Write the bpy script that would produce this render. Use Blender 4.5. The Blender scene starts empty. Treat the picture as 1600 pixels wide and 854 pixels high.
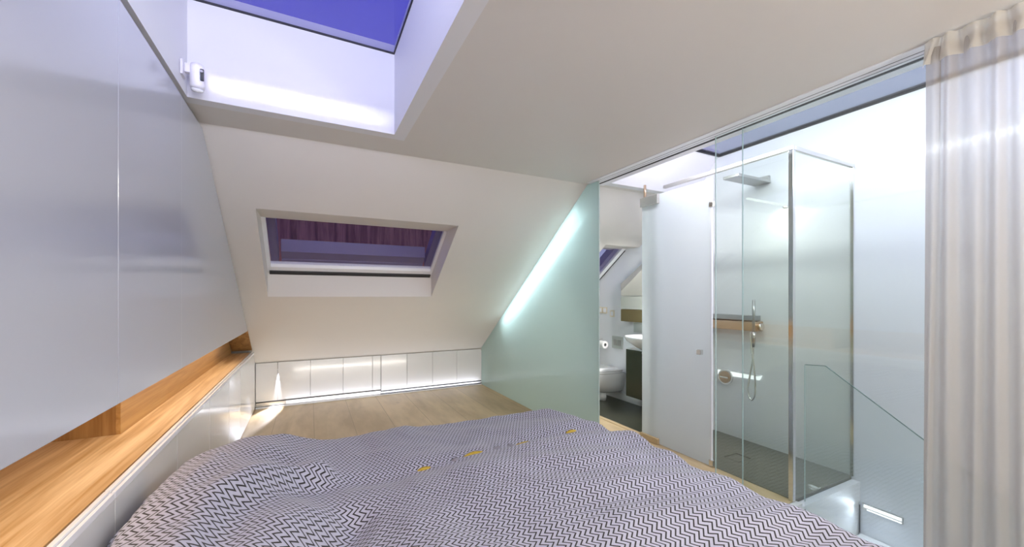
import bpy, bmesh, math, random
from mathutils import Vector, Matrix, noise
random.seed(4)
D = 5.4            # room depth (m) from the viewpoint to the knee wall; the numbers below are fractions of it
H = .2415          # eye height over D
MM = 1/D           # one metre in those fractions
SC = bpy.context.scene
COL = SC.collection
def P(x, y, z): return Vector((x*D, y*D, (z+H)*D))
FL = -H
SL = .7097
def roof(y): return .188 - SL*(y-.535)

# ------------------------------------------------------------------ materials
def nt(name):
    m = bpy.data.materials.new(name); m.use_nodes = True
    t = m.node_tree; t.nodes.clear()
    return m, t, t.nodes, t.links
def pbr(name, col, rough=.5, metal=0., coat=0., noise_amt=0., nscale=8., bump=0., bscale=40., spec=.5):
    m, t, N, L = nt(name)
    o = N.new('ShaderNodeOutputMaterial'); b = N.new('ShaderNodeBsdfPrincipled')
    L.new(b.outputs[0], o.inputs[0])
    b.inputs['Base Color'].default_value = (*col, 1)
    b.inputs['Roughness'].default_value = rough
    b.inputs['Metallic'].default_value = metal
    b.inputs['Coat Weight'].default_value = coat
    b.inputs['Coat Roughness'].default_value = .08
    b.inputs['Specular IOR Level'].default_value = spec
    tc = N.new('ShaderNodeTexCoord')
    if noise_amt:
        n = N.new('ShaderNodeTexNoise'); n.inputs['Scale'].default_value = nscale; n.inputs['Detail'].default_value = 4
        L.new(tc.outputs['Object'], n.inputs['Vector'])
        r = N.new('ShaderNodeMapRange'); r.inputs[3].default_value = 1-noise_amt; r.inputs[4].default_value = 1+noise_amt
        L.new(n.outputs[0], r.inputs[0])
        mx = N.new('ShaderNodeVectorMath'); mx.operation = 'SCALE'; mx.inputs[0].default_value = col
        L.new(r.outputs[0], mx.inputs['Scale']); L.new(mx.outputs[0], b.inputs['Base Color'])
    if bump:
        n2 = N.new('ShaderNodeTexNoise'); n2.inputs['Scale'].default_value = bscale; n2.inputs['Detail'].default_value = 3
        L.new(tc.outputs['Object'], n2.inputs['Vector'])
        bp = N.new('ShaderNodeBump'); bp.inputs['Strength'].default_value = bump; bp.inputs['Distance'].default_value = .01
        L.new(n2.outputs[0], bp.inputs['Height']); L.new(bp.outputs[0], b.inputs['Normal'])
    return m
def emit(name, col, s):
    m, t, N, L = nt(name)
    o = N.new('ShaderNodeOutputMaterial'); e = N.new('ShaderNodeEmission')
    e.inputs[0].default_value = (*col, 1); e.inputs[1].default_value = s
    L.new(e.outputs[0], o.inputs[0]); return m
def fres_ior(t, f, ior):
    # same reflectance entering and leaving the sheet: rays pass it unbent
    g = t.nodes.new('ShaderNodeNewGeometry'); mr = t.nodes.new('ShaderNodeMapRange')
    mr.inputs[3].default_value = ior; mr.inputs[4].default_value = 1/ior
    t.links.new(g.outputs['Backfacing'], mr.inputs[0]); t.links.new(mr.outputs[0], f.inputs[0])
def glass(name, tint=(.96, .985, .975), ior=1.45, rough=0.):
    m, t, N, L = nt(name)
    o = N.new('ShaderNodeOutputMaterial'); mx = N.new('ShaderNodeMixShader'); f = N.new('ShaderNodeFresnel')
    tr = N.new('ShaderNodeBsdfTransparent'); g = N.new('ShaderNodeBsdfGlossy')
    fres_ior(t, f, ior); tr.inputs[0].default_value = (*tint, 1); g.inputs['Roughness'].default_value = rough
    L.new(f.outputs[0], mx.inputs[0]); L.new(tr.outputs[0], mx.inputs[1]); L.new(g.outputs[0], mx.inputs[2])
    L.new(mx.outputs[0], o.inputs[0]); return m
def frosted(name, col, dif, clear=.12, gl=.06):
    """etched glass: scatters light through itself, one polished face"""
    m, t, N, L = nt(name)
    o = N.new('ShaderNodeOutputMaterial')
    a = N.new('ShaderNodeBsdfTranslucent'); a.inputs[0].default_value = (*col, 1)
    d = N.new('ShaderNodeBsdfDiffuse'); d.inputs[0].default_value = (*dif, 1)
    m1 = N.new('ShaderNodeMixShader'); m1.inputs[0].default_value = .38
    L.new(a.outputs[0], m1.inputs[1]); L.new(d.outputs[0], m1.inputs[2])
    r = N.new('ShaderNodeBsdfRefraction'); r.inputs['Color'].default_value = (*col, 1); r.inputs['IOR'].default_value = 1.03; r.inputs['Roughness'].default_value = .9
    m2 = N.new('ShaderNodeMixShader'); m2.inputs[0].default_value = clear
    L.new(m1.outputs[0], m2.inputs[1]); L.new(r.outputs[0], m2.inputs[2])
    g = N.new('ShaderNodeBsdfGlossy'); g.inputs['Roughness'].default_value = .12
    f = N.new('ShaderNodeFresnel'); fres_ior(t, f, 1.4)
    m3 = N.new('ShaderNodeMixShader'); L.new(f.outputs[0], m3.inputs[0])
    L.new(m2.outputs[0], m3.inputs[1]); L.new(g.outputs[0], m3.inputs[2]); L.new(m3.outputs[0], o.inputs[0])
    return m
def wood(name, c1, c2, axis='Y', grain=22., rough=.45, knots=0., plank=0., seam=(.3, .2, .1)):
    m, t, N, L = nt(name)
    o = N.new('ShaderNodeOutputMaterial'); b = N.new('ShaderNodeBsdfPrincipled'); L.new(b.outputs[0], o.inputs[0])
    b.inputs['Roughness'].default_value = rough
    tc = N.new('ShaderNodeTexCoord'); mp = N.new('ShaderNodeMapping')
    s = {'X': (.6, grain*.5, grain*.5), 'Y': (grain*.5, .6, grain*.5), 'Z': (grain*.5, grain*.5, .6)}[axis]
    mp.inputs['Scale'].default_value = s
    L.new(tc.outputs['Object'], mp.inputs[0])
    n = N.new('ShaderNodeTexNoise'); n.inputs['Scale'].default_value = 1.2; n.inputs['Detail'].default_value = 6; n.inputs['Distortion'].default_value = .8
    L.new(mp.outputs[0], n.inputs['Vector'])
    n3 = N.new('ShaderNodeTexNoise'); n3.inputs['Scale'].default_value = 7; n3.inputs['Detail'].default_value = 3
    L.new(mp.outputs[0], n3.inputs['Vector'])
    ad = N.new('ShaderNodeMath'); ad.operation = 'MULTIPLY_ADD'; ad.inputs[1].default_value = .35
    L.new(n3.outputs[0], ad.inputs[0]); L.new(n.outputs[0], ad.inputs[2])
    r = N.new('ShaderNodeValToRGB'); r.color_ramp.elements[0].position = .5; r.color_ramp.elements[1].position = .85
    r.color_ramp.elements[0].color = (*c1, 1); r.color_ramp.elements[1].color = (*c2, 1)
    L.new(ad.outputs[0], r.inputs[0]); out = r.outputs[0]
    sp = N.new('ShaderNodeSeparateXYZ'); L.new(tc.outputs['Object'], sp.inputs[0])
    if plank:
        dv = N.new('ShaderNodeMath'); dv.operation = 'DIVIDE'; dv.inputs[1].default_value = plank
        ax0 = N.new('ShaderNodeMath'); ax0.operation = 'ADD'; ax0.inputs[1].default_value = 10.05
        L.new(sp.outputs[0], ax0.inputs[0]); L.new(ax0.outputs[0], dv.inputs[0])
        fl = N.new('ShaderNodeMath'); fl.operation = 'FLOOR'; L.new(dv.outputs[0], fl.inputs[0])
        wn = N.new('ShaderNodeTexWhiteNoise'); wn.noise_dimensions = '1D'; L.new(fl.outputs[0], wn.inputs['W'])
        mr = N.new('ShaderNodeMapRange'); mr.inputs[3].default_value = .86; mr.inputs[4].default_value = 1.1
        L.new(wn.outputs['Value'], mr.inputs[0])
        sc = N.new('ShaderNodeVectorMath'); sc.operation = 'SCALE'; L.new(out, sc.inputs[0]); L.new(mr.outputs[0], sc.inputs['Scale'])
        fr = N.new('ShaderNodeMath'); fr.operation = 'FRACT'; L.new(dv.outputs[0], fr.inputs[0])
        lt = N.new('ShaderNodeMath'); lt.operation = 'LESS_THAN'; lt.inputs[1].default_value = .012; L.new(fr.outputs[0], lt.inputs[0])
        mx = N.new('ShaderNodeMixRGB'); L.new(lt.outputs[0], mx.inputs[0]); L.new(sc.outputs[0], mx.inputs[1]); mx.inputs[2].default_value = (*seam, 1)
        out = mx.outputs[0]
    if knots:
        v = N.new('ShaderNodeTexVoronoi'); v.inputs['Scale'].default_value = 1.0
        mp2 = N.new('ShaderNodeMapping'); mp2.inputs['Scale'].default_value = (3.2, 1.6, 3.2); L.new(tc.outputs['Object'], mp2.inputs[0]); L.new(mp2.outputs[0], v.inputs['Vector'])
        kr = N.new('ShaderNodeMapRange'); kr.inputs[1].default_value = .03; kr.inputs[2].default_value = .11; kr.inputs[3].default_value = knots; kr.inputs[4].default_value = 0
        L.new(v.outputs['Distance'], kr.inputs[0])
        mx2 = N.new('ShaderNodeMixRGB'); L.new(kr.outputs[0], mx2.inputs[0]); L.new(out, mx2.inputs[1]); mx2.inputs[2].default_value = (.28, .15, .06, 1)
        out = mx2.outputs[0]
    L.new(out, b.inputs['Base Color'])
    bp = N.new('ShaderNodeBump'); bp.inputs['Strength'].default_value = .12; bp.inputs['Distance'].default_value = .004
    L.new(ad.outputs[0], bp.inputs['Height']); L.new(bp.outputs[0], b.inputs['Normal'])
    return m
def chevron(name):
    """woven zigzag: dark lines running down the cloth on a pale lavender-grey ground"""
    m, t, N, L = nt(name)
    o = N.new('ShaderNodeOutputMaterial'); b = N.new('ShaderNodeBsdfPrincipled'); L.new(b.outputs[0], o.inputs[0])
    b.inputs['Roughness'].default_value = .85; b.inputs['Sheen Weight'].default_value = .2
    uv = N.new('ShaderNodeUVMap'); uv.uv_map = 'UVMap'
    s = N.new('ShaderNodeSeparateXYZ'); L.new(uv.outputs[0], s.inputs[0])
    def mth(op, a, bb=None, c=None):
        n = N.new('ShaderNodeMath'); n.operation = op
        for i, q in enumerate((a, bb, c)):
            if q is None: continue
            if isinstance(q, (int, float)): n.inputs[i].default_value = q
            else: L.new(q, n.inputs[i])
        return n.outputs[0]
    tri = mth('PINGPONG', s.outputs[1], .0215)               # half period along the bed
    x = mth('MULTIPLY_ADD', tri, 1.15, s.outputs[0])        # sideways swing of the line
    fr = mth('FRACT', mth('DIVIDE', x, .0245))
    line = mth('LESS_THAN', fr, .33)
    n = N.new('ShaderNodeTexNoise'); n.inputs['Scale'].default_value = 90; L.new(uv.outputs[0], n.inputs['Vector'])
    mr = N.new('ShaderNodeMapRange'); mr.inputs[3].default_value = .9; mr.inputs[4].default_value = 1.08; L.new(n.outputs[0], mr.inputs[0])
    mx = N.new('ShaderNodeMixRGB'); L.new(line, mx.inputs[0]); mx.inputs[1].default_value = (.56, .55, .66, 1); mx.inputs[2].default_value = (.022, .018, .018, 1)
    sc = N.new('ShaderNodeVectorMath'); sc.operation = 'SCALE'; L.new(mx.outputs[0], sc.inputs[0]); L.new(mr.outputs[0], sc.inputs['Scale'])
    L.new(sc.outputs[0], b.inputs['Base Color'])
    bp = N.new('ShaderNodeBump'); bp.inputs['Strength'].default_value = .25; bp.inputs['Distance'].default_value = .002
    L.new(line, bp.inputs['Height']); L.new(bp.outputs[0], b.inputs['Normal'])
    return m
def sheer(name, lo=.66, hi=.86, c=(.52, .46, .41)):
    m, t, N, L = nt(name)
    o = N.new('ShaderNodeOutputMaterial')
    tr = N.new('ShaderNodeBsdfTransparent')
    d = N.new('ShaderNodeBsdfDiffuse'); d.inputs[0].default_value = (*c, 1)
    a = N.new('ShaderNodeBsdfTranslucent'); a.inputs[0].default_value = (*c, 1)
    m1 = N.new('ShaderNodeMixShader'); m1.inputs[0].default_value = .5; L.new(d.outputs[0], m1.inputs[1]); L.new(a.outputs[0], m1.inputs[2])
    lw = N.new('ShaderNodeLayerWeight'); lw.inputs[0].default_value = .35
    mr = N.new('ShaderNodeMapRange'); mr.inputs[3].default_value = lo; mr.inputs[4].default_value = hi; L.new(lw.outputs['Facing'], mr.inputs[0])
    m2 = N.new('ShaderNodeMixShader'); L.new(mr.outputs[0], m2.inputs[0]); L.new(tr.outputs[0], m2.inputs[1]); L.new(m1.outputs[0], m2.inputs[2])
    L.new(m2.outputs[0], o.inputs[0]); return m

M = dict(
    ceil=pbr('ceiling_paint', (.74, .71, .67), .6, noise_amt=.02, nscale=2),
    wall=pbr('wall_paint', (.78, .78, .79), .5, noise_amt=.02, nscale=2),
    shaft=pbr('shaft_paint', (.80, .80, .82), .5),
    satin=pbr('satin_lacquer', (.53, .55, .62), .2, coat=.35, bump=.02, bscale=3),
    panel=pbr('white_lacquer', (.75, .75, .75), .2, coat=.3),
    gloss_wall=pbr('glossy_wall_paint', (.74, .75, .80), .25, coat=.3),
    trim=pbr('white_trim', (.85, .86, .9), .3),
    dark=pbr('dark_gap', (.02, .02, .02), .6),
    alu=pbr('aluminium', (.62, .60, .57), .35, metal=.9),
    chrome=pbr('chrome', (.75, .74, .72), .12, metal=1.),
    steel=pbr('brushed_steel', (.42, .42, .42), .3, metal=.9),
    bronze=pbr('bronze_metal', (.55, .40, .28), .3, metal=.8),
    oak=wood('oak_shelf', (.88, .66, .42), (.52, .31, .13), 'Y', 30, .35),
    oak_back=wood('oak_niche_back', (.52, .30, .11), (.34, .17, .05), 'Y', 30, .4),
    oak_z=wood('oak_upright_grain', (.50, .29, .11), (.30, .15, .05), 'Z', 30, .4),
    floor=wood('pale_floorboards', (.72, .55, .33), (.52, .38, .21), 'Y', 5, .4, knots=.6, plank=.36, seam=(.36, .26, .14)),
    darkfloor=pbr('dark_stone_floor', (.05, .052, .035), .3, noise_amt=.5, nscale=2.5),
    tray=pbr('shower_tray_stone', (.15, .15, .125), .4, noise_amt=.2, nscale=2),
    ceramic=pbr('ceramic', (.82, .83, .84), .12, coat=.5),
    olive=pbr('olive_lacquer', (.045, .05, .03), .25),
    olivewood=pbr('olive_veneer', (.12, .09, .03), .35),
    mirror=pbr('mirror', (.85, .87, .86), .03, metal=1.),
    greyplate=pbr('grey_plate', (.42, .45, .44), .3),
    glass=glass('clear_glass'),
    gglass=glass('greenish_glass', (.975, .988, .945), 1.5),
    winglass=glass('window_glass', (.9, .9, .95), 1.35),
    frost=frosted('frosted_door_glass', (.94, .97, .97), (.86, .90, .90)),
    frostgreen=frosted('frosted_green_glass', (.80, .92, .89), (.48, .57, .55)),
    edge=pbr('glass_edge', (.45, .56, .54), .15),
    duvet=chevron('zigzag_cotton'),
    yellow=pbr('yellow_binding', (.62, .42, .05), .7),
    greyb=pbr('grey_button', (.33, .31, .35), .6),
    sheer=sheer('sheer_voile'),
    header=sheer('curtain_heading', .72, .9, (.76, .70, .61)),
    plastic=pbr('white_plastic', (.78, .77, .82), .35),
    ext=wood('weathered_boards', (.62, .26, .14), (.22, .08, .05), 'Z', 16, .8),
    extmetal=pbr('window_flashing', (.20, .17, .30), .4),
    glow_cool=emit('glow_cool', (.85, .88, 1), 1.5),
    glow_soft=emit('glow_soft', (.9, .92, 1), .8),
    led_warm=emit('led_warm', (1, .72, .4), 2.),
    lampglass=emit('opal_lamp', (1, .93, .82), 3.),
    beige=pbr('beige_plastic', (.72, .62, .48), .4),
    paper=pbr('paper', (.85, .85, .84), .9),
    mattress=pbr('mattress_ticking', (.75, .75, .78), .9),
)

# ------------------------------------------------------------------ helpers
def prop(o, label=None, cat=None, group=None, kind=None):
    if label: o['label'] = label
    if cat: o['category'] = cat
    if group: o['group'] = group
    if kind: o['kind'] = kind
    return o
def obj(name, bm, mat, parent=None, smooth=False, bevel=0, **k):
    me = bpy.data.meshes.new(name)
    bmesh.ops.recalc_face_normals(bm, faces=bm.faces)
    bm.to_mesh(me); bm.free()
    if smooth:
        for p in me.polygons: p.use_smooth = True
    if mat: me.materials.append(mat)
    o = bpy.data.objects.new(name, me); COL.objects.link(o)
    if parent is not None:
        o.parent = parent; o.matrix_parent_inverse = Matrix.Translation(-chain_loc(parent))
    if bevel:
        b = o.modifiers.new('bevel', 'BEVEL'); b.width = bevel; b.segments = 2; b.limit_method = 'ANGLE'
    return prop(o, **k)
def chain_loc(o):
    v = Vector(o.location)
    # meshes are modelled in world position, so only Empties move their children
    while o.parent is not None:
        o = o.parent; v = Vector((0, 0, 0)) if False else v
    return v
def thing(name, x, y, z, **k):
    e = bpy.data.objects.new(name, None); COL.objects.link(e); e.location = P(x, y, z); e.empty_display_size = .1
    return prop(e, **k)
def addbox(bm, x0, x1, y0, y1, z0, z1):
    vs = [bm.verts.new(P(x, y, z)) for x in (x0, x1) for y in (y0, y1) for z in (z0, z1)]
    for f in ((0, 1, 3, 2), (4, 6, 7, 5), (0, 4, 5, 1), (2, 3, 7, 6), (0, 2, 6, 4), (1, 5, 7, 3)): bm.faces.new([vs[i] for i in f])
def addyz(bm, poly, x0, x1):
    """prism: polygon in (y,z) swept along x"""
    a = [bm.verts.new(P(x0, y, z)) for y, z in poly]; b = [bm.verts.new(P(x1, y, z)) for y, z in poly]
    n = len(poly); bm.faces.new(a); bm.faces.new(b[::-1])
    for i in range(n): bm.faces.new((a[i], b[i], b[(i+1) % n], a[(i+1) % n]))
def slopebox(bm, x0, x1, y0, y1, d0, d1):
    addyz(bm, [(y0, roof(y0)+d0), (y1, roof(y1)+d0), (y1, roof(y1)+d1), (y0, roof(y0)+d1)], x0, x1)
def box(name, x0, x1, y0, y1, z0, z1, mat, parent=None, bevel=0, **k):
    bm = bmesh.new(); addbox(bm, x0, x1, y0, y1, z0, z1); return obj(name, bm, mat, parent, bevel=bevel, **k)
def boxes(name, lst, mat, parent=None, bevel=0, **k):
    bm = bmesh.new()
    for b in lst: addbox(bm, *b)
    return obj(name, bm, mat, parent, bevel=bevel, **k)
def addtube(bm, pts, r, seg=12, cap=True):
    """tube through world points pts, radius r (m) or list"""
    rings = []
    prev = None
    for i, p in enumerate(pts):
        d = (pts[min(i+1, len(pts)-1)]-pts[max(i-1, 0)]).normalized()
        if prev is None:
            u = d.orthogonal().normalized()
        else:
            u = (prev-d*prev.dot(d)).normalized()
        prev = u; v = d.cross(u); rr = r[i] if isinstance(r, (list, tuple)) else r
        rings.append([bm.verts.new(p+(u*math.cos(a)+v*math.sin(a))*rr) for a in (2*math.pi*k/seg for k in range(seg))])
    for a, b in zip(rings, rings[1:]):
        for k in range(seg): bm.faces.new((a[k], a[(k+1) % seg], b[(k+1) % seg], b[k]))
    if cap: bm.faces.new(rings[0]); bm.faces.new(rings[-1][::-1])
def tube(name, pts, r, mat, parent=None, seg=16, smooth=True, **k):
    bm = bmesh.new(); addtube(bm, pts, r, seg); o = obj(name, bm, mat, parent, smooth=False, **k)
    if smooth:
        for p in o.data.polygons:
            if len(p.vertices) == 4: p.use_smooth = True
    return o
def loft(name, rings, mat, parent=None, smooth=True, cap=(True, True), **k):
    bm = bmesh.new(); R = [[bm.verts.new(p) for p in r] for r in rings]; n = len(rings[0])
    for a, b in zip(R, R[1:]):
        for i in range(n): bm.faces.new((a[i], a[(i+1) % n], b[(i+1) % n], b[i]))
    if cap[0]: bm.faces.new(R[0])
    if cap[1]: bm.faces.new(R[-1][::-1])
    return obj(name, bm, mat, parent, smooth=smooth, **k)
def S(o): o['kind'] = 'structure'; return o

# ------------------------------------------------------------------ shell
GZ2_ = .252; XR = .648; XL = -.105; XLB = -.30
YB = -.30; STX = .44
S(boxes('floor', [(XLB, .51, .262, 1.05, FL-.03, FL), (XLB, STX, YB, .262, FL-.03, FL)], M['floor']))
S(boxes('floor', [(.519, XR+.03, .467, 1.05, FL-.03, FL-.0004)], M['darkfloor']))
S(box('floor', .51, .519, .467, 1.05, FL-.03, FL+.0008, M['floor']))
# walls
bm = bmesh.new(); addyz(bm, [(YB, -.7), (1.05, -.7), (1.05, roof(1.05)+.055), (.535, .243), (.535, GZ2_), (YB, GZ2_)], XR, XR+.03); S(obj('wall_right', bm, M['gloss_wall']))
S(box('wall_left', XLB-.03, XLB, YB, 1.05, FL, .22, M['wall']))
S(box('wall_back', XLB-.03, XR+.03, YB-.03, YB, -.7, .22, M['ceil']))
S(box('wall_far', XLB-.03, XR+.03, 1.012, 1.04, FL-.03, -.12, M['wall']))
S(box('wall_partition', .511, XR, .468, .482, FL, .162, M['wall']))
# flat ceiling with two skylight openings
T = .02; TS = .014
O1 = (-.1037, .0872, .10, .4717); O2 = (.444, XR, -.10, .51)
bm = bmesh.new()
OA = (O1[0]-TS, O1[1]+TS, O1[2]-TS, O1[3]+TS)
addbox(bm, XLB-.03, OA[0], YB-.03, .535, .188, .188+T)
addbox(bm, OA[0], OA[1], YB-.03, OA[2], .188, .188+T)
addbox(bm, OA[0], OA[1], OA[3], .535, .188, .188+T)
addbox(bm, OA[1], O2[0]-TS, YB-.03, .535, .188, .188+T)
addbox(bm, O2[0]-TS, XR-.0003, YB-.03, O2[2]-TS, .188, .188+T)
addbox(bm, O2[0]-TS, XR-.0003, O2[3]+TS, .535, .188, .188+T)
S(obj('ceiling', bm, M['ceil']))
# sloping ceiling with two window recesses
W1 = (-.066, .2225, .633, .8018); W2 = (.553, XR, .648, .80); DV = .048
def hole_parts(bm, xa, xb, w):
    yt, yb = w[2], w[3]
    ytop = yt+DV/SL
    addyz(bm, [(.535, .188), (yt, roof(yt)), (ytop, roof(yt)), (.535, .188+DV)], xa, xb)
    addyz(bm, [(yb, roof(yb)), (1.03, roof(1.03)), (1.03, roof(1.03)+DV), (yb, roof(yb)+DV)], xa, xb)
bm = bmesh.new()
slopebox(bm, XLB-.03, W1[0], .535, 1.03, 0, DV)
hole_parts(bm, W1[0], W1[1], W1)
slopebox(bm, W1[1], W2[0], .535, 1.03, 0, DV)
hole_parts(bm, W2[0], XR, W2)
S(obj('ceiling', bm, M['ceil']))
# skylight shafts
TS = .014
GZ1, GZ2 = .2819, .249
S(boxes('wall_skylight_shaft', [(O1[0]-TS, O1[0], O1[2]-TS, O1[3]+TS, .188, GZ1+.01), (O1[1], O1[1]+TS, O1[2]-TS, O1[3]+TS, .188, GZ1+.01),
      (O1[0], O1[1], O1[3], O1[3]+TS, .188, GZ1+.01), (O1[0], O1[1], O1[2]-TS, O1[2], .188, GZ1+.01)], M['shaft']))
bm = bmesh.new()
addbox(bm, O2[0]-TS, O2[0], O2[2], O2[3]+TS, .188, GZ2+.01)
addbox(bm, O2[0]-TS, XR-.0003, O2[2]-TS, O2[2], .188, GZ2+.01)
addyz(bm, [(O2[3], .188), (.457, GZ2), (.457, GZ2+.01), (O2[3]+TS, GZ2+.01), (O2[3]+TS, .188)], O2[0], XR-.0003)
S(obj('wall_skylight_shaft', bm, M['shaft']))

# ------------------------------------------------------------------ roof windows
def flat_light(n, x0, x1, y0, y1, z, fr, t, parentname):
    r = thing(f'window_{n}', x0, y0, z); r['kind'] = 'structure'
    boxes('window_frame', [(x0, x0+fr, y0, y1, z-t, z+t), (x1-fr, x1, y0, y1, z-t, z+t), (x0+fr, x1-fr, y0, y0+fr, z-t, z+t), (x0+fr, x1-fr, y1-fr, y1, z-t, z+t)], M['dark'], r)
    box('pane', x0+fr, x1-fr, y0+fr, y1-fr, z-.001, z+.001, M['winglass'], r)
flat_light(1, O1[0], O1[1], O1[2], O1[3], GZ1, .0012, .001, '')
flat_light(2, O2[0], XR, O2[2], .457, GZ2, .004, .0025, '')
def slope_window(n, w, DV=.048, fr_=.0056, seal_r=0.):
    r = thing(f'window_{n}', w[0], w[3], roof(w[3])); r['kind'] = 'structure'
    x0, x1 = w[0], w[1]; y0, y1 = w[2]+.0705, w[3]+.008
    d0, d1 = DV-.004, DV+.004
    y0 = w[2]+DV/SL; y1 = w[3]+.001
    bm = bmesh.new(); fw = .008
    slopebox(bm, x0, x0+fw*.7, y0-.004, y1, d0, d1); slopebox(bm, x1-fr_-seal_r, x1-seal_r, y0-.004, y1, d0, d1)
    slopebox(bm, x0+fw*.7, x1-fw*.7, y1-.014, y1-.002, d0-.002, d1)
    obj('window_frame', bm, M['trim'], r)
    bm = bmesh.new(); slopebox(bm, x0+.003, x1-.003-seal_r, y1-.0062, y1-.0012, d0-.0052, d0-.0022)
    if seal_r: slopebox(bm, x1-seal_r, x1-.0002, y0, y1, d0, d0+.001)
    obj('seal', bm, M['dark'], r)
    # sash seen through the pane, standing outside of it
    bm = bmesh.new(); e = .006; sd0, sd1 = d1+.001, d1+.022
    slopebox(bm, x0+e, x0+e+.012, y0, y1-.012, sd0, sd1); slopebox(bm, x1-.012-seal_r-fr_, x1-seal_r-fr_+.0005, y0, y1-.012, sd0, sd1)
    slopebox(bm, x0+e+.016, x1-e-.016, y1-.034, y1-.020, sd0, sd1)
    slopebox(bm, x0+e+.016, x1-e-.016, y1-.018, y1-.012, sd0-.001, sd1-.012)
    obj('flashing', bm, M['extmetal'], r)
    bm = bmesh.new(); slopebox(bm, x0+fw*.7, x1-fr_-seal_r, y0-.003, y1-.014, DV-.0008, DV+.0008); obj('pane', bm, M['winglass'], r)
    return r
slope_window(3, W1)
slope_window(4, W2, .031, .0105, .0035)
# boarded wall across the gap outside window 3
box('timber_wall', -.45, 1.0, 1.62, 1.66, -.2, .75, M['ext'], label='weathered dark brown boarded wall seen outside through the low roof window', cat='wall')

# ------------------------------------------------------------------ low cupboards under the slope
def knee(name, xs, z0, lab):
    r = thing(name, xs[0], 1.0, FL, label=lab, cat='cupboard', group=None)
    box('carcass', xs[0]+.0005, xs[-1]-.0005, 1.0+.0045, 1.011, FL+.001, -.1510, M['panel'], r)
    for a, b in zip(xs, xs[1:]):
        box('panel', a+.0004, b-.0004, 1.0, 1.004, z0, -.1450, M['panel'], r, bevel=.002)
    return r
k1 = knee('low_cupboard', [XL+.0003, -.0635, 0., .0679, .1333, .1526], FL+.0135, 'white low cupboard of four wide panels under the roof window, left of the gap')
box('plinth', XL+.001, .152, 1.0015, 1.004, FL+.0035, FL+.0115, M['alu'], k1, label='grey metal plinth')
box('plinth_edge', XL+.001, .152, .9985, 1.003, FL+.0115, FL+.0132, M['dark'], k1)
k2 = knee('low_cupboard', [.1532, .2158, .2811, .347, .4160], FL+.0105, 'white low cupboard of four panels standing beside the green frosted glass')
boxes('track', [(.1532, .416, .9985, 1.003, FL+.0085, FL+.0102), (.1532, .416, .9975, 1.002, FL+.0028, FL+.0042)], M['dark'], k2, label='black line of the sliding track')
box('plinth', .1532, .416, 1.0, 1.004, FL+.0044, FL+.0083, M['trim'], k2)
S(box('baseboard_far', XL+.001, .416, .994, .998, FL+.0002, FL+.0027, M['trim']))

# ------------------------------------------------------------------ ledge with oak niche on the left
lg = thing('storage_ledge', XL, .3, FL, label='long built-in ledge with glowing oak niche below the tall grey-white wardrobe', cat='ledge')
ZT = -.1140
YE = .949
def cut_end(y, z): return z
# front panels (last one is cut by the slope)
ys = [-.06, .06, .19, .3212, .446, .5724, .6962, .80, .9995]
for a, b in zip(ys, ys[1:]):
    bm = bmesh.new()
    if b < .95: addbox(bm, XL-.003, XL, a+.0005, b-.0005, FL+.001, ZT-.0062)
    else: addyz(bm, [(a+.0005, FL+.001), (b-.0005, FL+.001), (b-.0005, roof(b)-.001), (.9690, ZT-.0062), (a+.0005, ZT-.0062)], XL-.003, XL)
    obj('front_panel', bm, M['panel'], lg, bevel=.0015)
tr = [-.06, .19, .3127, .4332, .5574, .955]
for a, b in zip(tr, tr[1:]):
    box('trim_strip', XL-.0020, XL+.0005, a+.0006, b-.0006, ZT-.0054, ZT+.0002, M['trim'], lg, bevel=.002)
    box('trim_strip', XL+.0008, XL+.0028, a+.0006, b-.0006, ZT-.0054, ZT-.0012, M['trim'], lg, bevel=.002)
YD = .437  # the niche is deeper on the near side of this line
bm = bmesh.new()
addbox(bm, -.1393, XL-.0032, YD, .947, ZT-.005, ZT)
addbox(bm, -.215, XL-.0032, -.06, YD, ZT-.005, ZT)
obj('shelf', bm, M['oak'], lg, label='pale oak shelf board')
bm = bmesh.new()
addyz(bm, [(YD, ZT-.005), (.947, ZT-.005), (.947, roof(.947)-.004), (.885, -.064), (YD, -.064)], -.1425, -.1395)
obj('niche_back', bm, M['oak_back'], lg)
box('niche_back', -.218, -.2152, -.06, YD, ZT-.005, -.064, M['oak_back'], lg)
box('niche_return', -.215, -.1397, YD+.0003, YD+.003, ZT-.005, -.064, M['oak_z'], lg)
bm = bmesh.new(); slopebox(bm, -.139, XL-.0002, .889, .9500, -.0035, -.0006); obj('niche_end', bm, M['oak_z'], lg)
box('led_profile', -.112, -.110, -.05, .86, -.0655, -.0645, M['led_warm'], lg, label='warm light strip')

# ------------------------------------------------------------------ wardrobe above the niche
wd = thing('wall_cabinet', XL, .3, -.0664, label='tall satin grey-white wall cabinet with handleless doors above the oak niche', cat='cabinet')
wy = [-.06, .19, .3257, .4596]
ZC = .1835
XW = -.1082
for a, b in zip(wy, wy[1:]):
    box('door', XL-.005, XL, a+.0003, b-.0003, -.0664, ZC, M['satin'], wd, bevel=.0015)
bm = bmesh.new(); ym = .535+.188/SL+.0; a = .4599
yy = lambda z: .535+(.188-z)/SL
addyz(bm, [(a, -.0664), (yy(-.0664)-.003, -.0664), (yy(ZC)-.003, ZC), (a, ZC)], XL-.005, XL-.0002)
obj('door', bm, M['satin'], wd, bevel=.0015)
box('bottom_board', -.22, XL-.0055, -.06, .88, -.064, -.062, M['oak_back'], wd)

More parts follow.
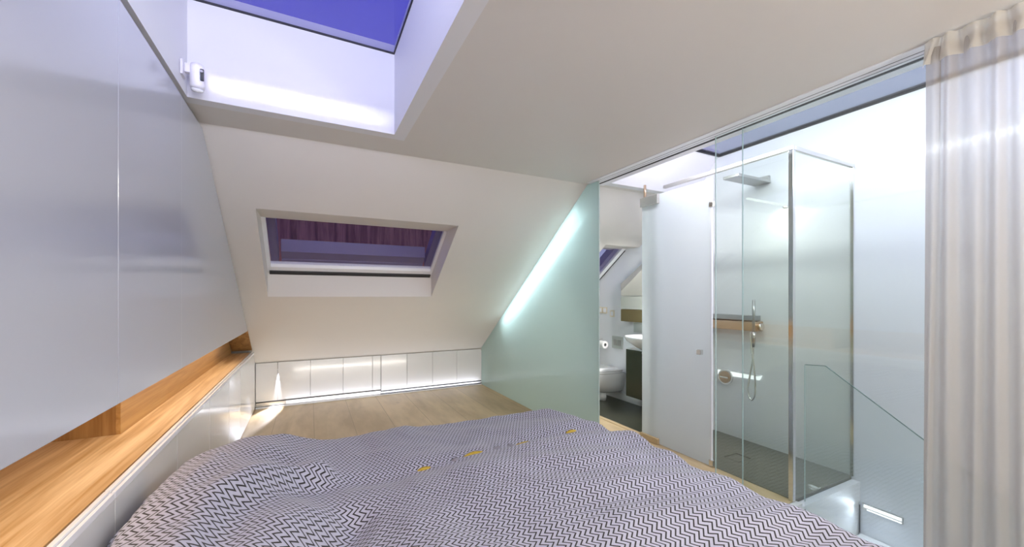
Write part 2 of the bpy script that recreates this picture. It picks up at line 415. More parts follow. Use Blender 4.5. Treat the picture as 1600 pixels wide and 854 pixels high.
# ------------------------------------------------------------------ frosted green glass wall to the bathroom
fg = thing('frosted_glass_wall', .4175, .507, FL, label='green frosted glass screen with slanted top, between bed and bathroom', cat='glass screen')
ga, gb = .4168, .4187
bm = bmesh.new(); yk = .507
addyz(bm, [(yk, FL+.0005), (.9995, FL+.0005), (.9995, roof(.9995)-.00005), (.5352, .1878), (yk, .1870)], ga, gb)
obj('pane', bm, M['frostgreen'], fg)
box('polished_edge', ga, gb, yk-.0010, yk-.0001, FL+.0005, .187, M['edge'], fg, label='pale polished glass edge')

# glowing line added along the slope behind the frosted glass
ls = bmesh.new(); slopebox(ls, .4430, .4470, .57, .868, -.0045, -.0008)
obj('glow_line', ls, M['glow_cool'], None, label='cool white glowing line on the slope behind the green frosted glass', cat='light strip')

# ------------------------------------------------------------------ sliding track, clear panels, curtain
tk = thing('sliding_track', .42, .2, .188, label='slim white and black ceiling track over the clear sliding glass', cat='track')
boxes('rail', [(.4080, .4163, -.1, .527, .1870, .1879), (.4180, .4228, -.1, .527, .1872, .1879), (.4240, .4278, -.1, .527, .1872, .1879)], M['trim'], tk)
boxes('rail_edge', [(.4328, .4439, -.1, .527, .1871, .1879)], M['trim'], tk)
boxes('groove', [(.4163, .4180, -.1, .5275, .1874, .1879), (.4228, .4240, -.1, .5275, .1874, .1879), (.4278, .4328, -.1, .5275, .1874, .1879)], M['dark'], tk)
def slider(x, y0, y1, lab):
    r = thing('sliding_glass_panel', x, y0, FL, label=lab, cat='glass panel')
    box('pane', x-.0007, x+.0007, y0, y1-.0007, FL+.002, .1868, M['glass'], r)
    box('polished_edge', x-.0007, x+.0007, y1-.0006, y1, FL+.002, .1868, M['edge'], r, label='bright polished edge')
slider(.4234, .06, .3033, 'clear sliding glass panel reaching farthest towards the frosted door')
slider(.4303, .04, .2753, 'clear sliding glass panel whose edge stands nearer the shower corner')

cu = thing('curtain', .41, .05, FL, label='sheer off-white pleated curtain hanging at the right edge', cat='curtain')
def curtain_mesh(z0, z1, amp0, amp1, nz, ya=-.06, yb=.1215, off=0., nf=17):
    bm = bmesh.new(); ny = 420; rows = []
    for j in range(nz+1):
        v = j/nz; z = z0+(z1-z0)*v; row = []
        a = amp0+(amp1-amp0)*v
        for i in range(ny+1):
            u = i/ny; y = ya+(yb-ya)*u
            ph = u*2*math.pi*nf+.6
            q = math.sin(ph+.9*math.sin(ph*.43+v*1.1)) + .35*math.sin(ph*.47+1.3+.6*v)
            dy = .0022*math.sin(ph*.5+2*v)*(1-v)
            row.append(bm.verts.new(P(.4040+a*q+off, y+dy+(.0015*math.sin(3*v+1) if i > ny-20 else 0), z)))
        rows.append(row)
    for r0, r1 in zip(rows, rows[1:]):
        for i in range(ny): bm.faces.new((r0[i], r0[i+1], r1[i+1], r1[i]))
    return bm
obj('voile', curtain_mesh(FL+.003, .1800, .0019, .0024, 24), M['sheer'], cu, smooth=True)
o = obj('heading', curtain_mesh(.1690, .1862,   .0024, .0024, 3, off=-.0014), M['header'], cu, smooth=True, label='denser gathered heading band')

# ------------------------------------------------------------------ frosted bathroom door and shower
dr = thing('frosted_glass_door', .505, .3667, FL, label='white frosted glass bathroom door with a small square chrome knob', cat='door')
box('pane', .504, .506, .3690, .498, FL+.0012, .1655, M['frost'], dr)
box('knob', .4975, .5035, .3800, .3868, -.0845, -.0775, M['chrome'], dr, bevel=.003)
box('edge_strip', .5035, .5065, .3668, .3688, FL+.0012, .1655, M['trim'], dr, label='white edge profile')
box('hinge', .5025, .5075, .3645, .3705, .1255, .1325, M['chrome'], dr, bevel=.002)
box('hinge', .5025, .5075, .3645, .3705, FL+.002, FL+.010, M['chrome'], dr, bevel=.002)
box('base_block', .4990, .5036, .4605, .4985, FL+.0008, FL+.0100, M['floor'], dr, label='pale wooden block at the foot of the frosted door')
cl = thing('door_pivot', .505, .48, .15, label='metal pivot block clamping the top corner of the frosted door', cat='pivot')
box('block', .4990, .5110, .4605, .4985, .1500, .1655, M['alu'], cl, bevel=.004)
tube('pin', [P(.505, .4925, .1655), P(.505, .4925, .1875)], .012, M['bronze'], cl)

sh = thing('shower_enclosure', .505, .263, FL, label='glass shower enclosure with chrome corner post and top rails', cat='shower')
tr_ = thing  # alias unused
box('front_pane', .5042, .5060, .2665, .3640, FL+.001, .1712, M['gglass'], sh)
box('side_pane', .5085, .6455, .2622, .2640, FL+.001, .1712, M['gglass'], sh)
box('corner_post', .5025, .5080, .2608, .2660, FL+.0005, .1714, M['chrome'], sh, bevel=.002)
box('wall_post', .6458, .6478, .2612, .2650, FL+.0005, .1714, M['chrome'], sh, bevel=.001)
box('top_rail', .5025, .5080, .2608, .4515, .1715, .1765, M['alu'], sh, bevel=.002)
box('top_rail', .5082, .6478, .2608, .2650, .1715, .1765, M['alu'], sh, bevel=.002)
tray = thing('shower_tray', .58, .36, FL, label='dark grey stone shower tray with a square drain cover', cat='shower tray')
boxes('basin', [(.5078, .552, .2642, .466, FL-.02, FL+.0006), (.582, XR-.0005, .2642, .466, FL-.02, FL+.0006), (.552, .582, .2642, .359, FL-.02, FL+.0006), (.552, .582, .382, .466, FL-.02, FL+.0006), (.552, .582, .359, .382, FL-.02, FL-.0014)], M['tray'], tray)
box('drain_cover', .5535, .5805, .3605, .3805, FL-.0012, FL+.0002, M['tray'], tray, bevel=.002)
# slab under the shower, white stone edge and stair well
S(boxes('floor', [(.5105, XR, .2550, .2640, FL-.03, FL-.0045), (STX, .5104, .2550, .2615, FL-.03, FL-.0002), (STX, XR, .2565, .2630, -.72, FL-.031)], M['wall']))
X1B = .515
S(box('floor', STX, .5125, YB, .2540, -.72, -.313, M['wall']))
st = thing('staircase', .55, .1, -.7, label='white stairs going down beside the glass balustrade', cat='stairs')
zt = -.313; box('dark_line', XR-.0016, XR-.0004, .2546, .2552, -.3125, -.276, M['dark'], st)  # dark line painting the balustrade slot's reflection in the wall
y1 = .2540
for k in range(8):
    d = .16 if k == 0 else .048
    box('step', X1B+.001, XR-.0005, y1-d, y1, zt-.034, zt, M['wall'], st, bevel=.003)
    y1 -= d; zt -= .0345
S(box('floor', STX-.02, XR+.03, YB, .262, -.74, -.72, M['wall']))
S(box('wall_stairwell', STX-.004, STX-.0002, YB, .2545, -.72, FL-.031, M['wall']))
bl = thing('balustrade', .53, .26, FL, label='clear glass stair balustrade with slanting top edge beside the shower corner', cat='balustrade')
def addxz_glass(bm, pts, x0, x1): addyz(bm, pts, x0, x1)
bm = bmesh.new(); X0, X1 = .5135, .5150
tp = [(.2540, -.0806), (.2335, -.0788), (.0, -.2460), (-.06, -.288)]
addyz(bm, tp+[(-.06, -.46), (.0, -.42), (.15, -.330), (.2540, -.3120)], X0, X1); obj('pane', bm, M['glass'], bl)
bm = bmesh.new()
for (a, b) in zip(tp, tp[1:]): addyz(bm, [a, b, (b[0], b[1]+.0007), (a[0], a[1]+.0007)], X0, X1)
obj('top_edge', bm, pbr('green_glass_edge', (.12, .2, .17), .2), bl, label='dark green top edge')
box('end_edge', X0, X1, .2541, .2546, -.2400, -.0806, M['edge'], bl)
boxes('slot', [(X0-.001, X1+.001, .2542, .2549, -.3110, FL-.008)], M['dark'], bl)
sl = thing('stair_reflection', XR, .23, -.275, label='glowing strips standing in for a bright reflection on the stair wall', cat='reflection')  # glowing strips put in for a window's reflection on the glossy wall
box('reflection_strip', XR-.0025, XR-.0004, .2130, .2500, -.2765, -.2730, M['glow_cool'], sl)
box('reflection_strip', XR-.0025, XR-.0004, .2130, .2470, -.2795, -.2780, M['glow_cool'], sl)
box('strip_body', XR-.0020, XR-.0004, .2120, .2520, -.2800, -.2722, M['alu'], sl)
# the dark line at the stair corner paints a reflection of the slot
# rain head
rh = thing('rain_shower_head', XR, .38, .18, label='flat grey rain shower head under the glass enclosure top', cat='shower head')
box('head', .566, XR-.0008, .368, .393, .1785, .1826, M['steel'], rh, bevel=.002)
box('mount', XR-.006, XR-.0004, .3690, .3920, .1827, .1900, M['steel'], rh)
lb = thing('shower_glow_bar', XR, .346, .138, label='short glowing white bar reaching out from the shower wall', cat='light')  # white bar made to glow
box('bar', .552, XR-.0008, .3445, .3480, .1372, .1392, M['glow_soft'], lb)
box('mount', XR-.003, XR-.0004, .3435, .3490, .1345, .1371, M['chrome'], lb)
# mixer with shelf
mxr = thing('shower_mixer', XR, .42, -.05, label='wide metal thermostatic shower mixer shelf on the white shower wall', cat='shower mixer')
box('shelf', .630, XR-.0004, .3840, .464, -.0395, -.0318, M['steel'], mxr, bevel=.002)
box('body', .625, XR-.0004, .3800, .464, -.0560, -.0412, M['bronze'], mxr, bevel=.004, label='lower body with the warm reflection of the room put into its colour')  # brown metal colour stands in for the warm room reflected here
tube('dial', [P(.637, .3799, -.0490), P(.637, .3750, -.0490)], .030, M['chrome'], mxr)
hs = thing('hand_shower', .62, .378, -.05, label='slim grey stick hand shower and looping hose at the mixer', cat='hand shower')
HX = .6205
tube('handle', [P(HX, .3790, -.0065), P(HX, .3790, -.0560)], .012, M['steel'], hs)
tube('holder', [P(HX, .3790, -.0564), P(HX, .3790, -.0680), P(HX, .3792, -.0800)], [.020, .016, .010], M['steel'], hs)
pts = []
cz = [(.3792, -.0800), (.3812, -.100), (.3860, -.125), (.3895, -.145), (.3888, -.158), (.3835, -.1650), (.3780, -.158), (.3755, -.145), (.3757, -.125), (.3780, -.100), (.3808, -.080), (.3820, -.0575)]
def cr(ps, n=8):
    out = []
    for i in range(len(ps)-1):
        p0, p1, p2, p3 = ps[max(i-1, 0)], ps[i], ps[i+1], ps[min(i+2, len(ps)-1)]
        for k in range(n):
            t = k/n
            out.append(.5*((2*p1)+(-p0+p2)*t+(2*p0-5*p1+4*p2-p3)*t*t+(-p0+3*p1-3*p2+p3)*t**3))
    out.append(ps[-1]); return out
hp = [P(HX+.003*math.sin(i*.5), y, z) for i, (y, z) in enumerate(cz)]
tube('hose', cr(hp), .0075, M['chrome'], hs, seg=8)
ss = thing('soap_shelf', XR, .42, -.13, label='narrow bright white ledge on the shower wall beside the round dial', cat='shelf')
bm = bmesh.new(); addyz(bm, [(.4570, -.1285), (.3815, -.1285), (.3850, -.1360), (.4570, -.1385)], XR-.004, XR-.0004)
obj('front', bm, M['glow_soft'], ss); box('top', XR-.012, XR-.0004, .3815, .4570, -.1283, -.1275, M['ceramic'], ss)  # front face given a soft glow of its own
dl = thing('shower_dial', XR, .4409, -.14, label='round metal dial with brass face on the shower wall', cat='dial')
DC = P(XR-.0045, .4409, -.1405)
def xdisc(name, x0, x1, r, mat, par, y=.4409, z=-.1405): return tube(name, [P(x0, y, z), P(x1, y, z)], r, mat, par, seg=36)
xdisc('ring', XR-.0044, XR-.0075, .070, M['chrome'], dl)
xdisc('face', XR-.0076, XR-.0088, .055, M['bronze'], dl)
box('grip', XR-.0115, XR-.0089, .4330, .4480, -.1418, -.1392, M['chrome'], dl, bevel=.002)

# ------------------------------------------------------------------ bathroom fittings
tc_ = thing('toilet', .60, .723, -.22, label='white wall-hung toilet beyond the edge of the frosted green glass', cat='toilet')
CY = .724
def dring(xw, xf, hw, z, n=28):
    """D-shaped outline: straight at the wall xw, round at the front xf"""
    pts = []
    for i in range(n):
        a = math.pi*(i/(n-1))-math.pi/2
        ex = abs(math.cos(a))**.75*(1 if math.cos(a) >= 0 else -1); ey = math.sin(a)
        pts.append(P(xw-(xw-xf)*ex, CY+hw*ey, z))
    return pts
xw = XR-.0006
loft('bowl', [dring(xw, .598, .020, -.2230), dring(xw, .585, .0245, -.2190), dring(xw, .568, .0300, -.2050), dring(xw, .556, .0332, -.1900), dring(xw, .552, .0340, -.1790), dring(xw, .5525, .0335, -.1772)], M['ceramic'], tc_)
loft('seat', [dring(xw-.008, .5525, .0330, -.1764), dring(xw-.008, .5515, .0338, -.1750), dring(xw-.008, .552, .0335, -.1730)], M['ceramic'], tc_)
loft('lid', [dring(xw-.008, .5525, .0330, -.1722), dring(xw-.008, .5515, .0338, -.1705), dring(xw-.010, .555, .0320, -.1675)], M['ceramic'], tc_)
tube('hinge', [P(xw-.005, CY-.02, -.1735), P(xw-.005, CY+.02, -.1735)], .008, M['chrome'], tc_)
tube('waste_pipe', [P(.605, CY-.004, FL), P(.605, CY-.004, -.2232)], .045, M['ceramic'], tc_)
fp = thing('flush_plate', XR, .717, -.11, label='square grey flush plate on the white wall above the toilet', cat='flush plate')
box('plate', XR-.0018, XR-.0003, .6985, .736, -.1245, -.0955, M['greyplate'], fp, bevel=.002)
boxes('button', [(XR-.0024, XR-.0019, .7030, .7160, -.1170, -.1030)], M['steel'], fp, bevel=.001)
boxes('button', [(XR-.0024, XR-.0019, .7175, .7290, -.1170, -.1030)], M['steel'], fp, bevel=.001)
pr = thing('paper_holder', XR, .765, -.11, label='toilet paper roll on a small chrome holder', cat='paper holder')
def annulus(name, y0, y1, cx, cz, ro, ri, mat, par):
    bm = bmesh.new(); n = 28; R = []
    for (y, r) in ((y0, ri), (y0, ro), (y1, ro), (y1, ri)):
        R.append([bm.verts.new(P(cx, y, cz)+Vector((math.cos(2*math.pi*k/n)*r, 0, math.sin(2*math.pi*k/n)*r))) for k in range(n)])
    for q in range(4):
        a, b = R[q], R[(q+1) % 4]
        for k in range(n): bm.faces.new((a[k], a[(k+1) % n], b[(k+1) % n], b[k]))
    return obj(name, bm, mat, par)
PX, PZ = .6365, -.1185
annulus('roll', .748, .766, PX, PZ, .048, .02, M['paper'], pr)
annulus('core', .7483, .7657, PX, PZ, .0195, .014, M['dark'], pr)
tube('arm', [P(PX, .7475, PZ), P(PX, .770, PZ), P(PX+.003, .771, -.107), P(XR-.001, .771, -.107)], .005, M['chrome'], pr)
for (ya, yb, lab) in ((.771, .7865, 'white wall socket plate nearest the frosted green glass edge'), (.7540, .7695, 'middle one of the three white wall socket plates above the toilet'), (.7280, .7430, 'white wall socket plate set apart, nearest the mirror cabinet')):
    r = thing('wall_socket', XR, ya, -.045, label=lab, cat='socket')
    zc = -.0355 if ya > .75 else -.0425
    box('plate', XR-.0016, XR-.0003, ya, yb, zc-.0078, zc+.0078, M['beige'], r, bevel=.001)
    box('insert', XR-.0022, XR-.0017, ya+.003, yb-.003, zc-.005, zc+.005, M['plastic'], r)
mc = thing('mirror_cabinet', XR, .65, -.05, label='mirror cabinet with sloping top and dark olive lower shelf above the basin', cat='cabinet')
def mcz(y): return .028+.652*(.6927-y)
bm = bmesh.new(); addyz(bm, [(.6927, 0.), (.585, 0.), (.585, mcz(.585)), (.6927, mcz(.6927))], .6372, XR-.0004); obj('body', bm, M['panel'], mc)
bm = bmesh.new(); addyz(bm, [(.6925, .0008), (.585, .0008), (.585, mcz(.586)), (.6925, mcz(.693))], .6352, .6370); obj('mirror_door', bm, M['mirror'], mc)
box('door', .6352, XR-.0004, .585, .6927, -.0296, -.0006, pbr('grey_green_lacquer', (.40, .42, .38), .25), mc)
box('lower_shelf', .6352, XR-.0004, .585, .6927, -.0575, -.0304, M['olivewood'], mc, label='dark olive shelf box')
vn = thing('vanity_unit', .61, .62, -.2, label='dark olive floating vanity unit under the white basin', cat='vanity')
box('carcass', .6125, XR-.0004, .555, .6515, -.2160, -.1140, M['panel'], vn)
box('door', .6100, .6122, .555, .6495, -.2160, -.1150, M['olive'], vn, bevel=.002)
tube('handle', [P(.6092, .598, -.117), P(.6065, .598, -.117)], .012, M['chrome'], vn)
box('splash_plate', XR-.0015, XR-.0003, .600, .664, -.0815, -.0600, M['greyplate'], vn)
bs = thing('basin', .60, .60, -.11, label='white shallow basin standing on the olive vanity unit', cat='basin')
def ering(cx, cy, rx, ry, z, n=36, p=.8):
    out = []
    for i in range(n):
        a = 2*math.pi*i/n; c, s = math.cos(a), math.sin(a)
        out.append(P(cx+rx*math.copysign(abs(c)**p, c), cy+ry*math.copysign(abs(s)**p, s), z))
    return out
bx, by = .612, .592
loft('bowl', [ering(bx+.01, by-.005, .014, .018, -.1138), ering(bx+.006, by-.003, .022, .030, -.1060), ering(bx, by, .031, .044, -.0930), ering(bx, by, .034, .049, -.0865), ering(bx, by, .034, .049, -.0840), ering(bx, by, .032, .047, -.0836), ering(bx, by, .028, .040, -.0930), ering(bx, by, .014, .018, -.1040)], M['ceramic'], bs)
tube('tap', cr([P(.640, .592, -.0838), P(.640, .592, -.066), P(.636, .592, -.060), P(.622, .592, -.062)]), .009, M['chrome'], bs)
S(box('trim_1', XR-.004, XR-.0003, .640, .95, FL, -.2265, M['wall']))

# ------------------------------------------------------------------ presence sensor in the skylight shaft
se = thing('motion_sensor', -.095, .455, .20, label='white cylindrical motion sensor on a small bracket in the skylight corner', cat='sensor')
box('bracket', O1[0]+.0003, O1[0]+.0022, .4470, .4580, .1985, .2115, M['plastic'], se, bevel=.001)
box('bracket_arm', O1[0]+.0023, -.0975, .4520, .4570, .2030, .2110, M['plastic'], se, bevel=.001)
cx_, cy_ = -.0925, .4545
def circ(r, z, tilt=0, n=28): return [P(cx_+r*math.cos(2*math.pi*i/n), cy_+r*math.sin(2*math.pi*i/n), z+tilt*math.sin(2*math.pi*i/n)) for i in range(n)]
loft('body', [circ(.0052, .1905, .001), circ(.0056, .193, .001), circ(.0056, .2095), circ(.0050, .2118), circ(.0040, .2124)], M['plastic'], se)
loft('lens', [circ(.0022, .1868, .0008), circ(.0043, .1878, .001), circ(.0050, .1900, .001)], M['ceramic'], se)
box('sensor_window', -.0893, -.0866, .4478, .4500, .1960, .2065, M['dark'], se, bevel=.002)
tube('screw', [P(-.0880, .4478, .2040), P(-.0880, .4470, .2040)], .006, M['chrome'], se)

# ------------------------------------------------------------------ bed and duvet
bd = thing('bed', .13, .3, FL, label='low double bed under the zigzag duvet', cat='bed')
box('bed_base', -.075, .325, .05, .47, FL+.0002, -.205, M['mattress'], bd, bevel=.03)
box('mattress', -.075, .325, .05, .475, -.2045, -.190, M['mattress'], bd, bevel=.04)

OUT = [(-.087, -.02), (-.086, .30), (-.082, .405), (-.055, .449), (-.020, .482), (.050, .512), (.118, .529), (.20, .527), (.264, .515), (.310, .492), (.330, .455), (.338, .415), (.338, .36), (.326, .18), (.322, -.02)]
OUT = [Vector((a, b)) for a, b in OUT]
def inside(p):
    for i in range(len(OUT)):
        a, b = OUT[i], OUT[(i+1) % len(OUT)]
        if (b-a).cross(p-a) > 1e-9: return False     # clockwise outline
    return True
def nearest(p):
    best = None
    for i in range(len(OUT)):
        a, b = OUT[i], OUT[(i+1) % len(OUT)]
        ab = b-a; t = max(0, min(1, (p-a).dot(ab)/ab.length_squared)); q = a+ab*t
        d = (p-q).length
        if best is None or d < best[0]: best = (d, q)
    return best
def sm(a, b, x):
    t = max(0, min(1, (x-a)/(b-a))); return t*t*(3-2*t)
def gauss(x, s): return math.exp(-x*x/(2*s*s))
def seg_d(x, y, pts):
    best = 9
    for (ax, ay), (bx_, by_) in zip(pts, pts[1:]):
        dx, dy = bx_-ax, by_-ay; t = max(0, min(1, ((x-ax)*dx+(y-ay)*dy)/(dx*dx+dy*dy)))
        best = min(best, math.hypot(x-ax-dx*t, y-ay-dy*t))
    return best
CREASE = [(-.02, .385), (.04, .395), (.12, .405), (.20, .41), (.28, .405), (.345, .395)]
def seam_y(x): return .392+.016*math.sin((x+.02)*6.5)
def top(x, y):
    z = -.176+.007*sm(.1, .3, x)
    z += .044*sm(.06, -.075, x)                                  # pillow side is fuller
    z += .006*math.sin(x*17+1.0)*math.sin(y*13+.5)
    dy = y-seam_y(x)
    w = sm(-.02, .05, x)
    z += w*(.0070*sm(.0, -.05, dy)-.0040*gauss(dy, .010))        # near half is puffier, dent along the opening
    z += .008*gauss(seg_d(x, y, [(-.062, .02), (-.060, .27), (-.057, .325), (-.040, .362), (-.018, .394), (.010, .412)]), .0075)   # rucked fold
    z += .006*gauss(seg_d(x, y, [(-.045, .02), (-.040, .20), (-.030, .28), (-.002, .33)]), .013)
    z -= .005*gauss(seg_d(x, y, [(-.046, .20), (-.044, .31), (-.022, .36), (.006, .385)]), .009)
    z += .004*gauss(seg_d(x, y, [(-.078, .10), (-.076, .33), (-.068, .40)]), .006)
    z -= .007*gauss(seg_d(x, y, [(-.020, .02), (-.020, .20), (.0, .27), (.03, .33)]), .010)
    z -= .006*gauss(seg_d(x, y, [(.03, .20), (.03, .33), (-.02, .40)]), .018)
    z += .004*gauss(seg_d(x, y, [(.06, .1), (.07, .30), (.05, .37)]), .02)
    z += (.0042+.002*sm(.05, -.05, x))*noise.noise(Vector((x*14, y*10, 1.7))) + .0022*noise.noise(Vector((x*40, y*30, 4.))) + .0006*noise.noise(Vector((x*110, y*80, 7.)))
    # shallow wrinkles running across towards the right-hand edge
    z += .0022*sm(.05, .3, x)*math.sin(y*95+x*35+3*noise.noise(Vector((x*6, y*6, 0))))
    return z
R0 = .016
def surf(sx, sy):
    p = Vector((sx, sy))
    if inside(p): return P(sx, sy, top(sx, sy))
    d, q = nearest(p); n = (p-q).normalized() if d > 1e-6 else Vector((0, 0))
    zt_ = top(q.x, q.y); lim = R0*math.pi/2
    if d < lim: out = R0*math.sin(d/R0); drop = R0*(1-math.cos(d/R0))
    else: out = R0; drop = R0+(d-lim)
    ang = q.x*52+q.y*61
    rf = min(1, drop/.02)
    ruf = (.0026*math.sin(ang*2.0)+.0018*math.sin(ang*5.3+1))*rf
    if n.x < -.5: ruf = (.0022*math.sin(q.y*150)+.0016*math.sin(q.y*310+2))*rf-.002*rf; out = min(out, .0150)
    z = max(zt_-drop, FL+.004+.001*math.sin(ang*3))
    return P(q.x+n.x*(out+ruf), q.y+n.y*(out+ruf), z)
bm = bmesh.new(); uvl = bm.loops.layers.uv.new('UVMap')
NX, NY = 300, 330
ex = .085
gx = [-.083-ex+(.421+2*ex)*i/NX for i in range(NX+1)]
gy = [-.02+(.547+ex)*j/NY for j in range(NY+1)]
V = [[bm.verts.new(surf(x, y)) for x in gx] for y in gy]
def uvw(x, y):
    w = .012*noise.noise(Vector((x*5, y*5, 9.)))+.003*noise.noise(Vector((x*18, y*18, 3.)))
    far = sm(-.02, .01, y-seam_y(x))*sm(-.02, .05, x)
    return ((x+w*.6)*D+.02*far, (y+w)*D*1.0+.015*far)
for j in range(NY):
    for i in range(NX):
        vs = (V[j][i], V[j][i+1], V[j+1][i+1], V[j+1][i])
        if len({tuple(round(c, 5) for c in v.co) for v in vs}) < 4: continue
        f = bm.faces.new(vs); cs = ((gx[i], gy[j]), (gx[i+1], gy[j]), (gx[i+1], gy[j+1]), (gx[i], gy[j+1]))
        for l, c in zip(f.loops, cs): l[uvl].uv = uvw(*c)
loose = [v for v in bm.verts if not v.link_faces]
bmesh.ops.delete(bm, geom=loose, context='VERTS')
dv = obj('duvet', bm, M['duvet'], None, smooth=True, label='grey and white zigzag duvet spread rumpled over the low bed', cat='duvet')
def strip_on(name, x0, x1, hw, mat, arch=.0012):
    bm = bmesh.new(); n = 10; A = []; Bb = []
    for i in range(n+1):
        u = i/n; x = x0+(x1-x0)*u; y = seam_y(x)+.002
        w = hw*math.sqrt(max(.05, 1-(2*u-1)**2)); lift = arch*(1-(2*u-1)**2)+.0006
        A.append((bm.verts.new(P(x, y-w, top(x, y-w)+lift)), bm.verts.new(P(x, y+w, top(x, y+w)+lift)), bm.verts.new(P(x, y+w, top(x, y+w)-.001)), bm.verts.new(P(x, y-w, top(x, y-w)-.001))))
    for a, b in zip(A, A[1:]):
        for q in range(4): bm.faces.new((a[q], a[(q+1) % 4], b[(q+1) % 4], b[q]))
    bm.faces.new(A[0]); bm.faces.new(A[-1][::-1])
    return obj(name, bm, mat, dv, smooth=True)
for x0, x1 in ((.098, .112), (.150, .172), (.215, .235), (.285, .300)):
    strip_on('binding_tab', x0, x1, .0016, M['yellow'])['label'] = 'yellow binding showing in the duvet opening'
for x0, x1 in ((.136, .144), (.186, .196), (.204, .212)):
    strip_on('button', x0, x1, .0022, M['greyb'])['label'] = 'grey button in the duvet opening'

# ------------------------------------------------------------------ lamps
def area(name, loc, target, sx, sy, power, col=(1, 1, 1), spread=180, parent=None):
    l = bpy.data.lights.new(name, 'AREA'); l.shape = 'RECTANGLE'; l.size = sx; l.size_y = sy; l.energy = power; l.color = col; l.spread = math.radians(spread)
    o = bpy.data.objects.new(name, l); COL.objects.link(o); o.location = P(*loc)
    d = P(*target)-P(*loc); o.rotation_euler = d.to_track_quat('-Z', 'Y').to_euler(); return o
def spot(name, loc, target, power, size, blend, col=(1, 1, 1), r=.01):
    l = bpy.data.lights.new(name, 'SPOT'); l.energy = power; l.spot_size = math.radians(size); l.spot_blend = blend; l.color = col; l.shadow_soft_size = r
    o = bpy.data.objects.new(name, l); COL.objects.link(o); o.location = P(*loc)
    d = P(*target)-P(*loc); o.rotation_euler = d.to_track_quat('-Z', 'Y').to_euler(); return o
WARM = (1, .86, .68); COOL = (.80, .82, 1.); LAV = (.74, .76, 1.)
# ceiling lamp added behind the viewpoint, unseen, to fill the room with light
la = thing('added_ceiling_lamp', .14, -.12, .188, label='added round opal ceiling lamp out of view, filling the room with light', cat='ceiling lamp')
tube('lamp_base', [P(.14, -.12, .1875), P(.14, -.12, .184)], .16, M['trim'], la, seg=36)
tube('lamp_shade', [P(.14, -.12, .1838), P(.14, -.12, .176), P(.14, -.12, .1735)], [.20, .20, .17], M['lampglass'], la, seg=36)
area('ceiling_fill_light', (.14, -.12, .171), (.14, .0, -.1), .35, .35, 26, (1, .95, .87))
fl_ = thing('added_floor_lamp', .28, -.17, FL, label='added slim floor lamp with opal globe out of view, brightening the ceiling', cat='lamp')  # added behind the viewpoint, unseen, to lift the ceiling brightness
tube('base', [P(.28, -.17, FL), P(.28, -.17, FL+.004)], .14, M['steel'], fl_, seg=32)
tube('pole', [P(.28, -.17, FL+.0041), P(.28, -.17, .008)], .012, M['steel'], fl_)
gl = bmesh.new(); bmesh.ops.create_uvsphere(gl, u_segments=24, v_segments=14, radius=.09, matrix=Matrix.Translation(P(.28, -.17, .025))); obj('shade', gl, M['lampglass'], fl_, smooth=True)
pl = bpy.data.lights.new('floor_fill_light', 'POINT'); pl.energy = 30; pl.color = (1, .97, .92); pl.shadow_soft_size = .1
po = bpy.data.objects.new('floor_fill_light', pl); COL.objects.link(po); po.location = P(.28, -.17, .060)
area('niche_light', (-.116, .40, -.066), (-.113, .40, -.2), .012, 4.4, 3.6, (1, .78, .52))
area('knee_wall_light', (.18, .990, FL+.004), (.18, .9985, -.10), 2.45, .012, 1.6, (.86, .88, 1))
# strip added out of sight at the bed foot, brightening floor and low cupboards
ub = thing('added_bed_strip', .12, .555, FL, label='added fill light hidden at the foot of the bed', cat='light strip')
tube('strip_body', [P(-.02, .5490, FL+.004), P(.26, .5600, FL+.004)], .012, M['trim'], ub)
area('bed_foot_fill', (.13, .563, FL+.008), (.13, 1., FL+.03), 1.9, .02, 3.2, (1, .95, .88), spread=120)
area('shaft_fill', (-.008, .113, .193), (-.008, .30, .32), .95, .06, 9, LAV, spread=120)  # added out of view to brighten the shaft walls
area('shaft_grazing_light', (-.008, .113, .1915), (-.008, .4717, .2045), .95, .008, .11, LAV, spread=4)  # added to draw the bright band low on the far shaft wall
area('bathroom_shaft_fill', (.60, .02, .244), (.56, .25, -.1), .30, .9, 15, LAV)  # added fill for the pale walls around the stairs
area('shaft_edge_fill', (.4465, .26, .225), (.62, .28, .05), 1.9, .05, 14, (.94, .94, 1))  # added on the hidden shaft side to brighten shower and right wall
area('shower_bar_light', (.60, .346, .1365), (.60, .346, -.2), .5, .02, 1.2, (1, .96, .86))  # added under the glowing bar to brighten the shower
area('bathroom_fill', (.60, .500, .090), (.60, .72, -.16), .25, .10, 8, (1, .97, .93), spread=120)  # added fill, hidden behind the frosted door
area('slope_line_light', (.4285, .715, .0545), (.4195, .715, .0500), .03, 1.95, 7, (.80, .90, 1))
B = bpy.data.objects
B['slope_line_light'].location = P(.4450, .719, roof(.719)-.011)
# slit lamp at the cupboard corner: a thin fan of light falls down the panels and along the floor
spot('cupboard_slit_light', (-.0632, .9980, -.163), (-.0785, .950, FL), 24, 98, .4, (.84, .86, 1), .003)
B['cupboard_slit_light'].scale = (.24, 1, 1)
sp_ = thing('slit_lamp', -.063, 1., -.163, label='tiny lamp at the left corner of the low cupboard, source of the light beam', cat='lamp')
box('lens', -.0640, -.0622, .9985, .9998, -.1615, -.1600, M['trim'], sp_)
spot('outside_fill', (-.30, 1.45, .30), (-.22, 1.62, .10), 30, 70, 1., (1, .75, .5), .1)  # warm spot added outside to tint the left of the boards
area('stair_reflection_light', (XR-.004, .232, -.2745), (.55, .2, -.31), .2, .02, .6, COOL)  # light added to go with the painted reflection strips

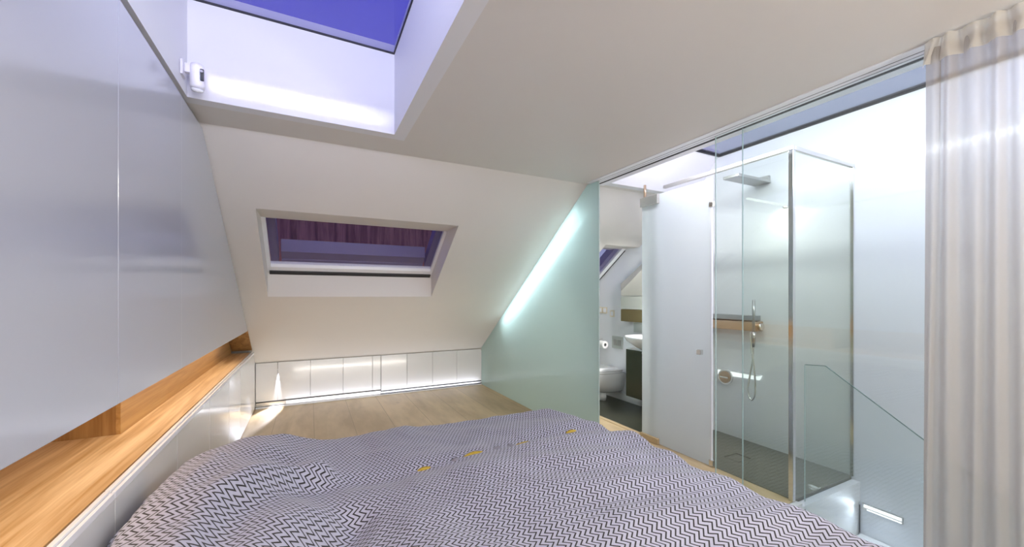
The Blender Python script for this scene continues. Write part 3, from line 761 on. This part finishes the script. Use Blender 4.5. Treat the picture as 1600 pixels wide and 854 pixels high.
def orient(o, zdir, ydir):
    z = -Vector(zdir).normalized(); y = Vector(ydir).normalized(); x = y.cross(z).normalized(); y = z.cross(x)
    o.rotation_euler = Matrix((x, y, z)).transposed().to_euler()
orient(B['niche_light'], (-.15, 0, -1), (0, 1, 0))
orient(B['slope_line_light'], (-.8, -.58, -.82), (0, 1, -SL))
orient(B['knee_wall_light'], (0, .35, 1), (0, .0, 1)) if False else None
orient(B['shaft_edge_fill'], (1, .0, -.75), (.75, 0, 1)) if False else None
orient(B['shower_bar_light'], (0, 0, -1), (0, 1, 0))
for n_, zd in (('knee_wall_light', (0, .35, 1)),): orient(B[n_], zd, (0, 1, -.35))
o = B['shaft_edge_fill']; orient(o, (1, 0, -.6), (.6, 0, 1)); o.data.size = 1.9; o.data.size_y = .05

# ------------------------------------------------------------------ dusk sky
w = bpy.data.worlds.new('dusk'); SC.world = w; w.use_nodes = True
T_ = w.node_tree; T_.nodes.clear(); L = T_.links
o = T_.nodes.new('ShaderNodeOutputWorld'); bg = T_.nodes.new('ShaderNodeBackground'); L.new(bg.outputs[0], o.inputs[0])
tc = T_.nodes.new('ShaderNodeTexCoord'); sp = T_.nodes.new('ShaderNodeSeparateXYZ'); L.new(tc.outputs['Generated'], sp.inputs[0])
mr = T_.nodes.new('ShaderNodeMapRange'); mr.inputs[1].default_value = .35; mr.inputs[2].default_value = .7; L.new(sp.outputs[0], mr.inputs[0])
mx = T_.nodes.new('ShaderNodeMixRGB'); L.new(mr.outputs[0], mx.inputs[0])
mx.inputs[1].default_value = (.050, .048, .33, 1); mx.inputs[2].default_value = (.22, .24, .34, 1)
nz = T_.nodes.new('ShaderNodeTexNoise'); nz.inputs['Scale'].default_value = 3; L.new(tc.outputs['Generated'], nz.inputs['Vector'])
mr2 = T_.nodes.new('ShaderNodeMapRange'); mr2.inputs[3].default_value = .8; mr2.inputs[4].default_value = 1.25; L.new(nz.outputs[0], mr2.inputs[0])
L.new(mx.outputs[0], bg.inputs[0]); L.new(mr2.outputs[0], bg.inputs[1])

# ------------------------------------------------------------------ camera
cd = bpy.data.cameras.new('camera'); co = bpy.data.objects.new('camera', cd); COL.objects.link(co)
cd.sensor_width = 36; cd.lens = 616/1600*36; cd.shift_y = 35/1600; cd.clip_start = .05
co.location = P(0, 0, 0); co.rotation_euler = (math.pi/2, 0, -math.atan2(315, 616))
SC.camera = co
SC.view_settings.view_transform = 'Standard'; SC.view_settings.look = 'None'
SC.view_settings.exposure = .8; SC.view_settings.gamma = 1; SC.view_settings.use_curve_mapping = False
SC.cycles.use_denoising = True
SC.cycles.max_bounces = 14; SC.cycles.transparent_max_bounces = 24
